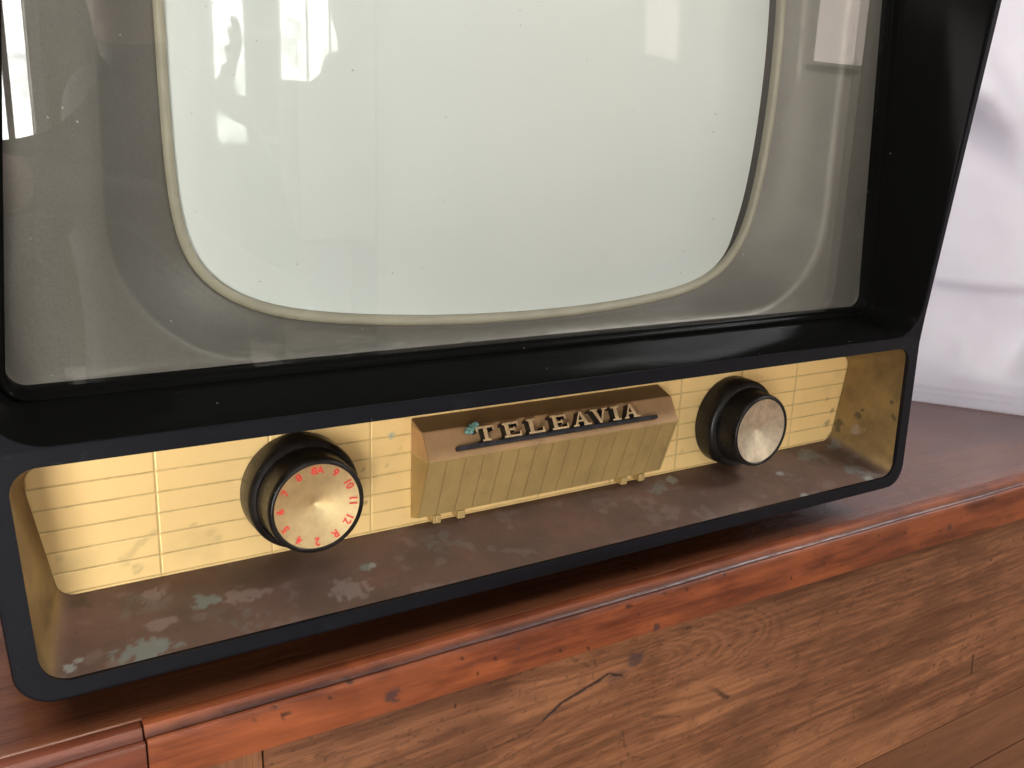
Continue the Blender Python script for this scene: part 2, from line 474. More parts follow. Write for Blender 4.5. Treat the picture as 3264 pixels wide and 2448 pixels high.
# tube face: a touch narrower on the right, so the gasket shows there
bm = bmesh.new()
edge = []
for p in outline(.0046, 0):
    k = sstep(.02, .160, np.array(p.x))*sstep(.076, .115, np.array(p.z))
    x = p.x-.0085*float(k); edge.append((x, p.z))
rings = []
for s in np.linspace(1, .02, 26):
    rings.append([Vector((x*s, sphere_y(x*s, ZC+(z-ZC)*s, .0), ZC+(z-ZC)*s)) for x, z in edge])
loft(bm, rings, cap1=True); obj('picture_tube', bm, SCREEN, TV, 60)

# recess tray (brass)
bm = bmesh.new()
def wavy(L): return L
PB = trap(.2313, -.0287, .2416, .0279, .0075, .0070, 0.0006, 16, 420)
RR = trap(.2434, -.0412, .2475, .0402, .0115, .009, lambda x, z: yf(x, z)+.0016, 16, 420)
loops = [lerp(RR, PB, k/44) for k in range(45)]
loft(bm, loops)
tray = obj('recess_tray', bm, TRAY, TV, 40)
FLOOR_ST = [(-.2332, -.0363, .0022, 'g'), (-.230, -.0340, .0014, 'g'), (-.1992, -.0254, .0042, 'p'), (-.194, -.0250, .0025, 'p'), (-.1801, -.0186, .0050, 'r'), (-.176, -.0190, .0040, 'r'), (-.1659, -.0199, .0055, 'p'), (-.160, -.0202, .0038, 'p'), (-.154, -.0204, .002, 'p'),
            (-.1078, -.0193, .0030, 'r'), (-.104, -.0196, .0020, 'g'), (-.1977, -.0086, .0045, 'p'), (-.2251, -.0051, .0042, 'b'), (-.206, -.0374, .0085, 'r'), (.0882, -.0061, .0036, 'g'), (.0748, -.0095, .0055, 'r'), (.0693, -.0279, .0055, 'p'), (.0660, -.0330, .0035, 'p'),
            (.0297, -.0175, .0028, 'p'), (-.0545, -.0212, .002, 'p'), (.164, -.0191, .0022, 'g'), (.2023, -.0081, .0070, 'r'), (.196, -.010, .005, 'r'), (.1628, -.0405, .0024, 'g'), (.1544, -.0166, .0018, 'b'), (.2234, -.037, .0060, 'r'), (.218, -.030, .005, 'r'), (.1862, -.0370, .005, 'p'), (.228, -.006, .005, 'r'), (.2224, -.0405, .003, 'g'), (-.12, -.030, .008, 'p')]
WALL_ST = [(-.0137, -.0091, .0030, 'b'), (-.0155, -.005, .0018, 'b'), (-.0145, -.0180, .0048, 'p'), (-.0022, -.0170, .0030, 'b'), (-.0030, -.0210, .0022, 'b'), (-.0350, -.0041, .0030, 'b'), (-.0321, .0043, .0016, 'b')]
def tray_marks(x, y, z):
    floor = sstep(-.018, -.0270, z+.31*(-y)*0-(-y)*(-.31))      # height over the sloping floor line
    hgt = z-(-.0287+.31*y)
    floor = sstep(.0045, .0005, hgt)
    n1 = fbm(x*420, y*420, 1, 5); n2 = fbm(x*110, y*110+z*110, 7); n3 = fbm(x*30, y*60, 12)
    r = np.zeros_like(x); g = r.copy(); b = r.copy()
    for sx, sy, sr, k in FLOOR_ST:
        d = np.hypot((x-sx)/1.35, (y-sy)*1.15)+(n1-.5)*sr*1.6
        m = sstep(sr*.95, sr*.62, d)*floor
        if k == 'r': r = np.maximum(r, m*np.where(x < -.08, .65, .4))
        if k == 'g': g = np.maximum(g, m*.7); r = np.maximum(r, m*.6)
        if k == 'p': g = np.maximum(g, m*np.where(x < -.08, .32, .16))
        if k == 'b': b = np.maximum(b, m*.6)
    rw = (x > .23)*(1-floor)
    for sy, sz, sr, k in WALL_ST:
        d = np.hypot(y-sy, z-sz)+(fbm(y*300, z*300, 2)-.5)*sr*1.5
        m = sstep(sr, sr*.5, d)*rw
        if k == 'b': b = np.maximum(b, m*.85)
        else: g = np.maximum(g, m*.5)
    b = np.maximum(b, sstep(.70, .86, n1)*floor*.5)
    r = np.maximum(r, sstep(.58, .74, n3)*sstep(.45,.6,n1)*floor*.22*np.where(x<-.05,1.,.4))
    g = np.maximum(g, sstep(.64, .76, n2)*floor*.14)
    edge = sstep(-.030, -.041, y)*(1-floor)*sstep(.40, .7, n2)*.5
    b = np.maximum(b, edge)
    return np.c_[r, g, b, floor]
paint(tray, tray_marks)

# control panel
bm = bmesh.new()
nx, nz = 321, 39
gridv = []
def phw(z): return .2313+(.0103)*(z+.0287)/.0566
for j in range(nz):
    z = -.0292+.0582*j/(nz-1); row = []
    for i in range(nx):
        row.append(bm.verts.new(((i/(nx-1)*2-1)*(phw(z)+.001), .0009, z)))
    gridv.append(row)
for j in range(nz-1):
    for i in range(nx-1): bm.faces.new((gridv[j][i], gridv[j][i+1], gridv[j+1][i+1], gridv[j+1][i]))
pan = obj('control_panel', bm, PANEL, TV, None)
def panel_marks(x, y, z):
    r = np.zeros_like(x); g = r.copy(); b = r.copy(); n1 = fbm(x*260, z*260, 5)
    for sx, sz, sr, k in [(-.0852, .0190, .0022, 'r'), (-.0989, -.0125, .0014, 'b'), (-.2017, -.0232, .0026, 'g'), (.2245, .0003, .0012, 'b'), (.2305, -.0082, .0022, 'b'), (.2239, -.0166, .0012, 'r'), (.2275, -.0171, .0028, 'b'), (-.1705, -.0129, .003, 'g'), (-.168, -.016, .003, 'g'), (-.178, -.0075, .0013, 'g'), (-.2304, -.0117, .0018, 'g'), (-.10, .005, .001, 'b'), (-.088, .004, .0008, 'b'), (.10, -.017, .0014, 'g'), (.17, .012, .0008, 'b'), (-.15, .004, .0008, 'g'), (.232, -.027, .004, 'b'), (-.081, .012, .001, 'g')]:
        d = np.hypot(x-sx, z-sz)+(n1-.5)*sr
        m = sstep(sr, sr*.5, d)
        if k == 'r': r = np.maximum(r, m)
        if k == 'g': g = np.maximum(g, m*.6)
        if k == 'b': b = np.maximum(b, m*.6)
    dr = polydist(x, z, [(-.1938, -.0081), (-.2000, -.0120), (-.2040, -.0165), (-.2074, -.0176), (-.2060, -.0200)])+(n1-.5)*.002
    g = np.maximum(g, sstep(.0022, .0008, dr)*.6)
    ring = np.abs(np.hypot(x+.2017, z+.0232)-.0018); g = np.maximum(g, sstep(.0009, .0003, ring)*.9)
    g = np.maximum(g, sstep(.55, .8, fbm(x*40, z*60, 6))*.35)
    return np.c_[r, g, b, 0*x+1]
paint(pan, panel_marks)

# name plaque
bm = bmesh.new()
pr = [(.0006, .0265), (-.0112, .0225), (-.0188, .0105), (-.0075, -.0219), (.0006, -.0246)]
XL, XR = -.0754, .0775
loft(bm, [[Vector((x, y, z)) for y, z in pr] for x in (XL, XR)], cap0=True, cap1=True)
bmesh.ops.bevel(bm, geom=list(bm.edges), offset=.00035, segments=2, affect='EDGES')
PLQ = obj('name_plaque', bm, PLAQ, TV, 25)
A0 = Vector((0, -.0112, .0225)); EV = Vector((0, -.0076, -.0120)).normalized(); N3 = Vector((0, -.8448, .5351))
def onface(x, v, h): return A0+Vector((x, 0, 0))+EV*v+N3*h
def prism2(bm, pts, h0, h1):
    """extrude an x,v polygon on the sloping face; side faces get material 1"""
    a = [bm.verts.new(onface(x, v, h0)) for x, v in pts]; b = [bm.verts.new(onface(x, v, h1)) for x, v in pts]
    n = len(pts)
    for i in range(n):
        f = bm.faces.new((a[i], a[(i+1) % n], b[(i+1) % n], b[i])); f.material_index = 1
    bm.faces.new(b)
LET = {  # serif capitals in a 1 x 1 cell, v up, as rectangles / quads
    'T': [[(.40, 0), (.60, 0), (.60, 1), (.40, 1)], [(0, .86), (1, .86), (1, 1), (0, 1)], [(0, .66), (.10, .66), (.10, .88), (0, .88)], [(.90, .66), (1, .66), (1, .88), (.90, .88)], [(.26, 0), (.74, 0), (.74, .12), (.26, .12)]],
    'E': [[(.12, 0), (.36, 0), (.36, 1), (.12, 1)], [(0, .86), (.92, .86), (.92, 1), (0, 1)], [(0, 0), (1, 0), (1, .14), (0, .14)], [(.3, .44), (.66, .44), (.66, .57), (.3, .57)], [(.82, .68), (.92, .68), (.92, .9), (.82, .9)], [(.90, .1), (1, .1), (1, .34), (.90, .34)], [(.60, .36), (.68, .36), (.68, .65), (.60, .65)]],
    'L': [[(.12, 0), (.36, 0), (.36, 1), (.12, 1)], [(0, .88), (.52, .88), (.52, 1), (0, 1)], [(0, 0), (1, 0), (1, .14), (0, .14)], [(.88, .1), (1, .1), (1, .38), (.88, .38)]],
    'A': [[(.02, 0), (.17, 0), (.54, 1), (.44, 1)], [(.66, 0), (.92, 0), (.58, 1), (.40, 1)], [(.22, .30), (.72, .30), (.70, .43), (.26, .43)], [(-.06, 0), (.28, 0), (.28, .1), (-.06, .1)], [(.58, 0), (1.06, 0), (1.06, .1), (.58, .1)]],
    'V': [[(.06, 1), (.34, 1), (.60, 0), (.42, 0)], [(.80, 1), (.94, 1), (.56, 0), (.46, 0)], [(-.06, .9), (.44, .9), (.44, 1), (-.06, 1)], [(.68, .9), (1.06, .9), (1.06, 1), (.68, 1)]],
    'I': [[(.36, 0), (.64, 0), (.64, 1), (.36, 1)], [(.16, .88), (.84, .88), (.84, 1), (.16, 1)], [(.16, 0), (.84, 0), (.84, .12), (.16, .12)]],
}
word = [('T', -.0500, .0100), ('E', -.0352, .0098), ('L', -.0212, .0096), ('E', -.0072, .0100), ('A', .0064, .0098), ('V', .0182, .0098), ('I', .0296, .0080), ('A', .0390, .0094)]
VB, VT = .0094, .0020
for ch, x0, wd in word:
    bm = bmesh.new(); k = 0
    for poly in LET[ch]:
        prism2(bm, [(x0+px*wd, VB+(VT-VB)*pv) for px, pv in poly], -.0002, .0046+.00004*k); k += 1
    obj('letter', bm, [LETTER, LBLACK], PLQ, None, doubles=False)
bm = bmesh.new()
prism2(bm, [(-.0605, .0098), (-.060, .0094), (.0618, .0094), (.0623, .0098), (.0623, .0110), (.0618, .0114), (-.060, .0114), (-.0605, .0110)], -.0002, .0022)
obj('underline_bar', bm, [BARM, BARM], PLQ, None)
bm = bmesh.new()
for k in range(26):
    a = random.uniform(0, 6.28); r = random.random()**.6*.0030
    c = onface(-.0508+1.2*r*math.cos(a), .0018+.8*r*math.sin(a), .0026+random.uniform(-.0016, .0012))
    mtx = Matrix.Translation(c) @ Matrix.Scale(random.uniform(.0007, .0015), 4)
    bmesh.ops.create_icosphere(bm, subdivisions=1, radius=1, matrix=mtx)
obj('verdigris_crust', bm, VERD, PLQ, None, doubles=False)
for x0 in (-.0665, -.0530, .0500, .0625):
    bm = bmesh.new(); box(bm, x0, x0+.0042, -.0070, .0002, -.0268, -.0225, .0005); obj('clip', bm, PLAQ, PLQ, None)

# knobs
def knob(name, cx, cz, rb, numerals):
    bm = bmesh.new()
    lathe(bm, [(rb-.0008, .0008), (rb, .0002), (rb, -.0015), (rb-.0002, -.0100), (rb-.0006, -.0114), (rb-.0016, -.0124), (.0228, -.0132), (.0221, -.0128)], cx, cz, 96, True, True)
    K = obj(name, bm, BAKE, TV, 40)
    bm = bmesh.new()
    lathe(bm, [(.0221, -.0120), (.0222, -.0138), (.0219, -.0146), (.0217, -.0156), (.0216, -.0238), (.0214, -.0254), (.0209, -.0265), (.0202, -.0270), (.0195, -.0270), (.0192, -.0267), (.01905, -.0262), (.01905, -.0215)], cx, cz, 96, True, False)
    obj('grip', bm, BAKE, K, 40)
    bm = bmesh.new()
    RD = .01905
    def cy(r): return -.0262+.0042*(1-r/RD)
    prof = [(RD*k/24, cy(RD*k/24)) for k in range(24, 0, -1)]+[(.0002, cy(0))]
    lathe(bm, prof, cx, cz, 96, False, True)
    obj('dial', bm, DIAL if numerals else m_brass('dial_pale'), K, 60)
    if numerals:
        for txt, ang in numerals:
            cu = bpy.data.curves.new('numeral', 'FONT'); cu.body = txt; cu.size = 1.; cu.align_x = 'CENTER'; cu.align_y = 'CENTER'; cu.offset = .022
            to = bpy.data.objects.new('tmp', cu); COL.objects.link(to)
            me = bpy.data.meshes.new_from_object(to); COL.objects.unlink(to); bpy.data.objects.remove(to)
            b2 = bmesh.new(); b2.from_mesh(me); bpy.data.meshes.remove(me)
            bmesh.ops.triangulate(b2, faces=b2.faces)
            bmesh.ops.subdivide_edges(b2, edges=b2.edges, cuts=1)
            ca, sa = math.cos(ang), math.sin(ang)
            for v in b2.verts:
                u, w = v.co.x*.0048, v.co.y*.0048+.0161
                X, Z = u*ca+w*sa, -u*sa+w*ca
                v.co = Vector((cx+X, cy(math.hypot(X, Z))-.00055, cz+Z))
            obj('numeral', b2, RED, K, None)
    return K
order = ['8A', '9', '10', '11', '12', 'R', '2', '4', '5', '6', '7', '8']
nums = [(tx, R(1+30*i)) for i, tx in enumerate(order)]
K1 = knob('channel_knob', -.1322, .0020, .0256, nums)
K1['label'] = 'larger looking left knob with red channel numbers round its dial'
K2 = knob('volume_knob', .1353, -.0015, .0266, None)
K2['label'] = 'right knob with a plain brushed dial'

# ------------------------------------------------------------------ chest
ZT = -.067; FL = -.92
CH = empty('wooden_chest', (.2, .25, FL), 'old reddish brown wooden chest with moulded top edge under the television', 'chest')
bm = bmesh.new(); box(bm, -.80, 1.10, -.0395, .62, ZT-.028, ZT, .0008); obj('top_board', bm, TOPW, CH, None)
# moulding profile (y, z): bead, groove, face
prof = [(-.0395, -.0672), (-.0412, -.0668), (-.0432, -.0669), (-.0446, -.0675), (-.0452, -.0686), (-.0456, -.0698), (-.0462, -.0708), (-.0470, -.0713), (-.0480, -.0711), (-.0490, -.0705), (-.0499, -.0702), (-.0507, -.0706), (-.0511, -.0714)]
def moulding(x0, x1, n, dy, dz, zb0, zb1):
    bm = bmesh.new(); loops = []
    for i in range(n+1):
        x = x0+(x1-x0)*i/n; t = i/n; zb = zb0+(zb1-zb0)*t
        w = .0005*(fbm(np.array(x*9.), np.array(1.), 4)-.5)*2
        L = [Vector((x, y+dy+w, z+dz+w*.6)) for y, z in prof]
        for k in range(1, 13):
            L.append(Vector((x, -.0511+dy+w-.0004*math.sin(k/12*3.14), -.0714+(zb+.0714)*k/12+dz)))
        L.append(Vector((x, -.0500+dy, zb-.0008+dz))); L.append(Vector((x, -.0380+dy, zb-.0008+dz))); L.append(Vector((x, -.0380+dy, -.0672+dz)))
        loops.append(L)
    loft(bm, loops, True, True, True); return bm
def mould_marks(x, y, z):
    d = np.full(x.shape, 1.)
    rng = random.Random(3); holes = [(-.0739, -.0750), (.0227, -.0725), (.0245, -.0728), (.091, -.0712), (-.056, -.0800), (-.1614, -.0718), (-.1574, -.0760), (-.1560, -.0765)]
    holes = [(a, b, .0012) for a, b in holes]+[(rng.uniform(-.2, .5), rng.uniform(-.092, -.070), rng.choice((.0004, .0005, .0006, .0008, .0011))) for _ in range(44)]
    h = np.zeros_like(x)
    for a, b, rr in holes: h = np.maximum(h, sstep(rr, rr*.5, np.hypot((x-a)*.8, z-b)))
    n1 = fbm(x*300, z*300, 3)
    st = np.zeros_like(x)
    for a, b, s in [(-.1082, -.0830, .0040), (.0440, -.0905, .0030), (-.043, -.0780, .0022), (.30, -.085, .003)]:
        st = np.maximum(st, sstep(s, s*.5, np.hypot(x-a, z-b)+(n1-.5)*s*1.6))
    lightp = sstep(.055, .01, np.abs(x+.158))*sstep(-.071, -.078, z)*(.3+fbm(x*50, z*120, 8))*.9
    lightp = np.maximum(lightp, sstep(.5, .7, fbm(x*26, z*90, 2))*.5)
    dark = np.clip(sstep(.50, .70, fbm(x*30, z*200, 11))*.9+sstep(.05, .35, x)*.35+sstep(.0015, .0, np.abs(z+.0893))*.3, 0, 1)
    gro = sstep(.0026, .0010, np.abs(y+.0472))*(z > -.0722)*(.55+.5*n1)
    h = np.maximum(h, gro*.5)
    return np.c_[h, np.maximum(dark, gro), lightp, st]
mo = obj('edge_moulding', moulding(-.2105, 1.10, 900, 0, 0, -.0895, -.1050), MOULD, CH, 30); paint(mo, mould_marks)
obj('edge_moulding', moulding(-.80, -.2112, 60, .0006, -.0010, -.0895, -.0895), MOULDL, CH, 30)
# front boards
def board(x0, x1, z0, z1, y, nxp, nzp, mat, fn=None):
    bm = bmesh.new(); rows = []
    for j in range(nzp+1):
        z = z0+(z1-z0)*j/nzp; rows.append([bm.verts.new((x0+(x1-x0)*i/nxp, y, z)) for i in range(nxp+1)])
    for j in range(nzp):
        for i in range(nxp): bm.faces.new((rows[j][i], rows[j][i+1], rows[j+1][i+1], rows[j+1][i]))
    # thickness
    b = [bm.verts.new((x, y+.022, z)) for x, z in ((x0, z0), (x1, z0), (x1, z1), (x0, z1))]
    bm.faces.new((b[0], b[3], b[2], b[1]))
    bm.faces.new([*rows[0]][::-1]+[b[0], b[1]]); bm.faces.new([*rows[-1]]+[b[2], b[3]])
    bm.faces.new([r[0] for r in rows]+[b[3], b[0]]); bm.faces.new([r[-1] for r in rows][::-1]+[b[1], b[2]])
    o = obj('front_board', bm, mat, CH, None)
    if fn: paint(o, fn)
    return o
CRACK = [(.027, -.1169), (.0178, -.1133), (.0043, -.117), (-.0122, -.121), (-.0224, -.1276)]
CRACK2 = [(-.0224, -.1276), (-.031, -.1316), (-.0556, -.1335), (-.0818, -.134), (-.13, -.139)]
ARC = [(.0860, -.1440), (.0935, -.1452), (.1001, -.1497), (.1060, -.1550), (.1095, -.1567)]
def board_marks(x, y, z):
    n = fbm(x*220, z*420, 3); n2 = fbm(x*60, z*240, 9)
    w = .0008*(.3+n)
    d = polydist(x, z+(n-.5)*.0012, CRACK)
    R_ = sstep(w*1.5, w*.5, d)
    d2 = polydist(x, z+(n-.5)*.002, CRACK2); R_ = np.maximum(R_, sstep(.0010, .0003, d2)*.6*(n > .35))
    d3 = polydist(x, z, ARC); R_ = np.maximum(R_, sstep(.0022, .0006, d3)*sstep(.086, .108, x)*.85)
    R_ = np.maximum(R_, sstep(.0013, .0006, polydist(x, z, [(.3677, -.204), (.3700, -.220)])))
    for P in ([(.0298, -.1511), (.0320, -.160), (.0361, -.170)], [(.0361, -.170), (.0529, -.1779)], [(.050, -.1500), (.072, -.157)], [(-.008, -.096), (.004, -.104)], [(.0060, -.098), (.0090, -.106)]):
        R_ = np.maximum(R_, sstep(.0013, .0003, polydist(x, z+(n-.5)*.003, P))*.45*(n > .42))
    A_ = sstep(.0060, .0025, np.hypot((x-.0353)*.9, z+.1095)+(n-.5)*.004)*.8       # bruise over the knot
    A_ = np.maximum(A_, sstep(w*3.6, w*1.2, d+.0004)*.55)
    A_ = np.maximum(A_, sstep(.006, .002, np.hypot((x-.0235)*.6, z+.1165)+(n-.5)*.003)*.55)
    # cathedral growth rings right of the knot
    cx, cz = .052, -.1135
    u = (x-cx); v = (z-cz)+.10*u
    rr = np.hypot(u*.42, v*1.55)+(fbm(x*40, z*60, 5)-.5)*.012
    ring = .5+.5*np.sin(rr*2*math.pi/.0046)
    win = sstep(.055, .030, rr)*sstep(.0, .012, u+.004)
    # grain sweeping round the knot elsewhere
    kx, kz = .030, -.113
    dd = np.hypot((x-kx)*.55, z-kz)
    warp = z+.022*np.exp(-(dd/.04)**2)*np.sign(z-kz+1e-9)*(1-np.exp(-(np.abs(z-kz)/.01)))+.010*fbm(x*7, z*14, 21)+.004*fbm(x*24, z*40, 22)
    g = fbm(warp*420, x*9, 31, 3)
    strk = sstep(.52, .72, g)
    G_ = np.clip(strk*.75+sstep(.55, .75, fbm(x*16, z*46, 14))*.75, 0, 1)
    G_ = G_*(1-win)+win*ring*.28
    blob = sstep(.62, .72, fbm(x*85, z*170, 17))*.65
    G_ = np.clip(np.maximum(G_, blob)+sstep(.30, .48, x)*.15, 0, 1)  # blotches, plus light falloff painted in towards the right end
    B_ = sstep(.5, .75, fbm(x*11+3, z*26, 41))*.6*(1-strk*.6)+win*.22*(1-ring)
    B_ = B_*sstep(.40, .12, x)  # pale patches fade out to the right with the painted falloff
    fib = fbm(x*60, z*2400, 61, 3); G_ = np.clip(G_+sstep(.52, .75, fib)*.45, 0, 1)
    specks = (fbm(x*420, z*700, 51, 2) > .80)
    R_ = np.maximum(R_, specks*.5)
    return np.c_[R_, G_, B_, A_]
board(-.1650, .70, -.2560, -.0870, -.0462, 1000, 220, BOARD, board_marks)
board(-.1650, .70, -.3120, -.2572, -.0458, 8, 2, BOARD2)
board(-.1650, .70, -.90, -.3136, -.0460, 8, 2, BOARD2)
bm = bmesh.new(); box(bm, -.80, -.1658, -.0468, -.0240, -.90, -.0880, .0006); obj('front_stile', bm, STILE, CH, None)
bm = bmesh.new(); box(bm, .7005, 1.085, -.0468, -.0240, -.90, -.0880, .0006); obj('front_stile', bm, STILE, CH, None)
bm = bmesh.new(); box(bm, -.795, 1.085, -.0235, .60, FL, ZT-.0285, .001); obj('carcass', bm, BOARD2, CH, None)

# ------------------------------------------------------------------ white cloth
bm = bmesh.new()
path = [(-.35, .50), (.10, .48), (.36, .33), (.4997, .1210), (.5285, .0800), (.5500, .0440), (.62, -.06), (.80, -.20)]
P = np.array(path); dl = np.r_[0, np.cumsum(np.hypot(*np.diff(P, axis=0).T))]
NU, NV = 300, 230
def sst(a, b, x): return float(sstep(a, b, np.array(x)))
us = np.linspace(0, dl[-1], NU)
px = np.interp(us, dl, P[:, 0]); py = np.interp(us, dl, P[:, 1])
for _ in range(30):
    px[1:-1] = (px[:-2]+2*px[1:-1]+px[2:])/4; py[1:-1] = (py[:-2]+2*py[1:-1]+py[2:])/4
tx = np.gradient(px); ty = np.gradient(py); ln = np.hypot(tx, ty); nxv, nyv = -ty/ln, tx/ln      # n points away from camera side or towards, sign below
rows = []
for j in range(NV+1):
    h = .95*(j/NV)**1.25
    row = []
    for i in range(NU):
        u = us[i]; s = u-dl[3]
        f = 0.
        f += .012*math.sin(u*15+h*3)*min(1, h/.25)
        q_ = h-(.1130-.085*s+1.1*s*s); f += .011*sst(-.006, .005, q_)*sst(-.06, .0, s)+.006*math.exp(-(q_/.03)**2)     # slanted crease with an overlap
        q_ = h-(.285-.60*s); f += .030*math.exp(-(q_/.030)**2)
        q_ = h-(.245-1.6*(s-.06)); f -= .016*math.exp(-(q_/.022)**2)*sst(.0, .06, s)
        q_ = h-(.43+.5*s); f += .026*math.exp(-(q_/.05)**2)
        q_ = s-.078-.30*(h-.05); f -= .022*math.exp(-(q_/.016)**2)*sst(.01, .03, h)*math.exp(-((h-.07)/.035)**2)
        f += .034*(float(fbm(np.array(u*9), np.array(h*7), 3))-.5)*min(1, h/.04)
        f += .0045*(float(fbm(np.array(u*30), np.array(h*26), 5))-.5)*min(1, h/.03)
        f += .006*math.exp(-((h-.030)/.008)**2)*(.4+.6*math.sin(u*30))
        hem = (-.0022 if h < .0165 else 0.)+(-.0012 if h < .0085 else 0.)
        z = ZT+.0006+h
        row.append(bm.verts.new((px[i]+nxv[i]*(-f-hem), py[i]+nyv[i]*(-f-hem), z)))
    rows.append(row)
for j in range(NV):
    for i in range(NU-1): bm.faces.new((rows[j][i], rows[j][i+1], rows[j+1][i+1], rows[j+1][i]))
cl = obj('white_cloth', bm, CLOTH, None, 60)
sol = cl.modifiers.new('thick', 'SOLIDIFY'); sol.thickness = .0008
tag(cl, 'white draped cotton cloth hanging behind the television onto the chest top', 'cloth')

# ------------------------------------------------------------------ what the glass mirrors: the room in front
FLOORM = m_wood('floor_wood', (.20, .11, .06), (.11, .06, .035), .4, 'y', 1, .5)
WALLM = m_plain('wall_plaster', (.16, .125, .10), .8, 0, .3, 3)
JAMB = m_plain('grey_painted_wood', (.42, .39, .37), .5, 0, .2, 20)
BROWNW = m_wood('brown_joinery', (.22, .11, .055), (.12, .06, .03), .45, 'z', 1, .4)
PANE = m_emit('daylight_pane', (1, .985, .97), 18.); PANE2 = m_emit('curtained_pane', (1, .84, .76), 4.2)
PALEW = m_plain('pale_plaster', (.70, .655, .60), .8, 0, .12, 3)
PALE = m_plain('pale_painted_shelf', (.66, .61, .55), .6, 0, .2, 10)
bm = bmesh.new(); box(bm, -4, 4, -4.6, 2.2, FL-.05, FL-.0005); o = obj('floor', bm, FLOORM, None, None); tag(o, None, None, None, 'structure')
WY = -3.70
def wall(x0, x1, z0, z1): box(bm, x0, x1, WY-.15, WY, z0, z1)
bm = bmesh.new()
wall(-4, -.98, FL, 1.75); wall(-.98, -.70, 1.30, 1.75); wall(-.70, -.40, FL, 1.75); wall(-.40, .12, FL, .06); wall(-.40, .12, 1.30, 1.75)
wall(.12, .509, FL, 1.75); wall(-.98, -.70, FL, -.53)
o = obj('back_wall', bm, WALLM, None, None, doubles=False); tag(o, 'dim brown room wall mirrored in the glass round the bright openings', 'wall')
bm = bmesh.new(); wall(.51, 4.35, FL, 1.75); wall(4.35, 5.6, FL, .66); wall(4.35, 5.6, 1.6, 1.75); wall(5.6, 6.5, FL, 1.75)
o = obj('pale_wall', bm, PALEW, None, None, doubles=False); tag(o, 'pale lit wall mirrored softly over the right half of the glass', 'wall')
def opening(name, label, cat, x0, x1, z0, z1, pane, mull=(), jw=.045, fm=None):
    e = empty(name, ((x0+x1)/2, WY, z0), label, cat)
    global bm
    bm = bmesh.new(); box(bm, x0+.001, x1-.001, WY-.07, WY-.06, z0+.001, z1-.001); obj('pane', bm, pane, e, None)
    bm = bmesh.new()
    for a in ((x0-jw, x0, z0-.02, z1+.03), (x1, x1+jw, z0-.02, z1+.03), (x0, x1, z1, z1+.03), (x0, x1, z0-.02, z0)): box(bm, a[0], a[1], WY+.001, WY+.04, a[2], a[3], .002)
    obj('frame', bm, fm or JAMB, e, None, doubles=False)
    for m in mull:
        bm = bmesh.new(); box(bm, m, m+.022, WY-.055, WY-.02, z0+.001, z1-.001, .002); obj('mullion', bm, BROWNW, e, None)
    return e
opening('open_doorway', 'tall narrow bright doorway mirrored beside the dark hand at the left of the screen', 'doorway', -.98, -.70, -.53, 1.29, PANE)
opening('bright_window', 'bright window with brown bar mirrored over the shoulder of the dark figure', 'window', -.395, .118, .065, 1.29, PANE, (.030, -.17))
opening('side_window', 'soft bright window mirrored at the upper right of the glass', 'window', 4.36, 5.59, .67, 1.59, PANE2, (), .03, PALE)
bm = bmesh.new(); box(bm, .17, .30, WY+.002, WY+.05, FL, 1.5, .003); o = obj('wooden_post', bm, BROWNW, None, None); tag(o, 'brown wooden post mirrored next to the bright window', 'post')
bm = bmesh.new(); box(bm, .482, .506, WY+.002, WY+.06, FL+.38, 1.5, .003); o = obj('pale_door_edge', bm, PALE, None, None); tag(o, 'thin pale upright edge mirrored near the middle of the screen', 'post')
SH = empty('shelf_unit', (1.0, -3.45, FL), 'pale shelf unit with objects mirrored right of the thin upright edge', 'shelf')
for x in (.62, .96, 1.38):
    bm = bmesh.new(); box(bm, x, x+.04, -3.65, -3.35, FL, 1.3, .002); obj('upright', bm, PALE, SH, None)
for z in (-.75, -.32, .10, .50, .90):
    bm = bmesh.new(); box(bm, .66, 1.38, -3.64, -3.36, z, z+.03, .002); obj('shelf_board', bm, PALE, SH, None)
bm = bmesh.new(); box(bm, 1.03, 1.36, -3.34, -3.325, -.28, 1.2, .003); o = obj('hanging_sheet', bm, PALE, None, None); tag(o, 'tall pale sheet mirrored in front of the shelf unit', 'sheet')
RWALL = m_plain('pale_side_plaster', (.55, .52, .47), .8, 0, .2, 3)
bm = bmesh.new(); box(bm, 6.5, 6.65, WY, 2.2, FL, 1.75); o = obj('side_wall', bm, RWALL, None, None); tag(o, 'pale side wall of the room mirrored at the right of the glass', 'wall')

BT = empty('low_bench', (.30, -2.25, FL), 'low bench with a pale top mirrored in the lower middle of the screen', 'bench')
bm = bmesh.new(); box(bm, .02, .60, -2.45, -2.14, -.555, -.520, .003); obj('bench_top', bm, PALE, BT, None)
for x in (.05, .53):
    for y in (-2.42, -2.20):
        bm = bmesh.new(); box(bm, x, x+.04, y, y+.04, FL, -.556, .002); obj('leg', bm, BROWNW, BT, None)
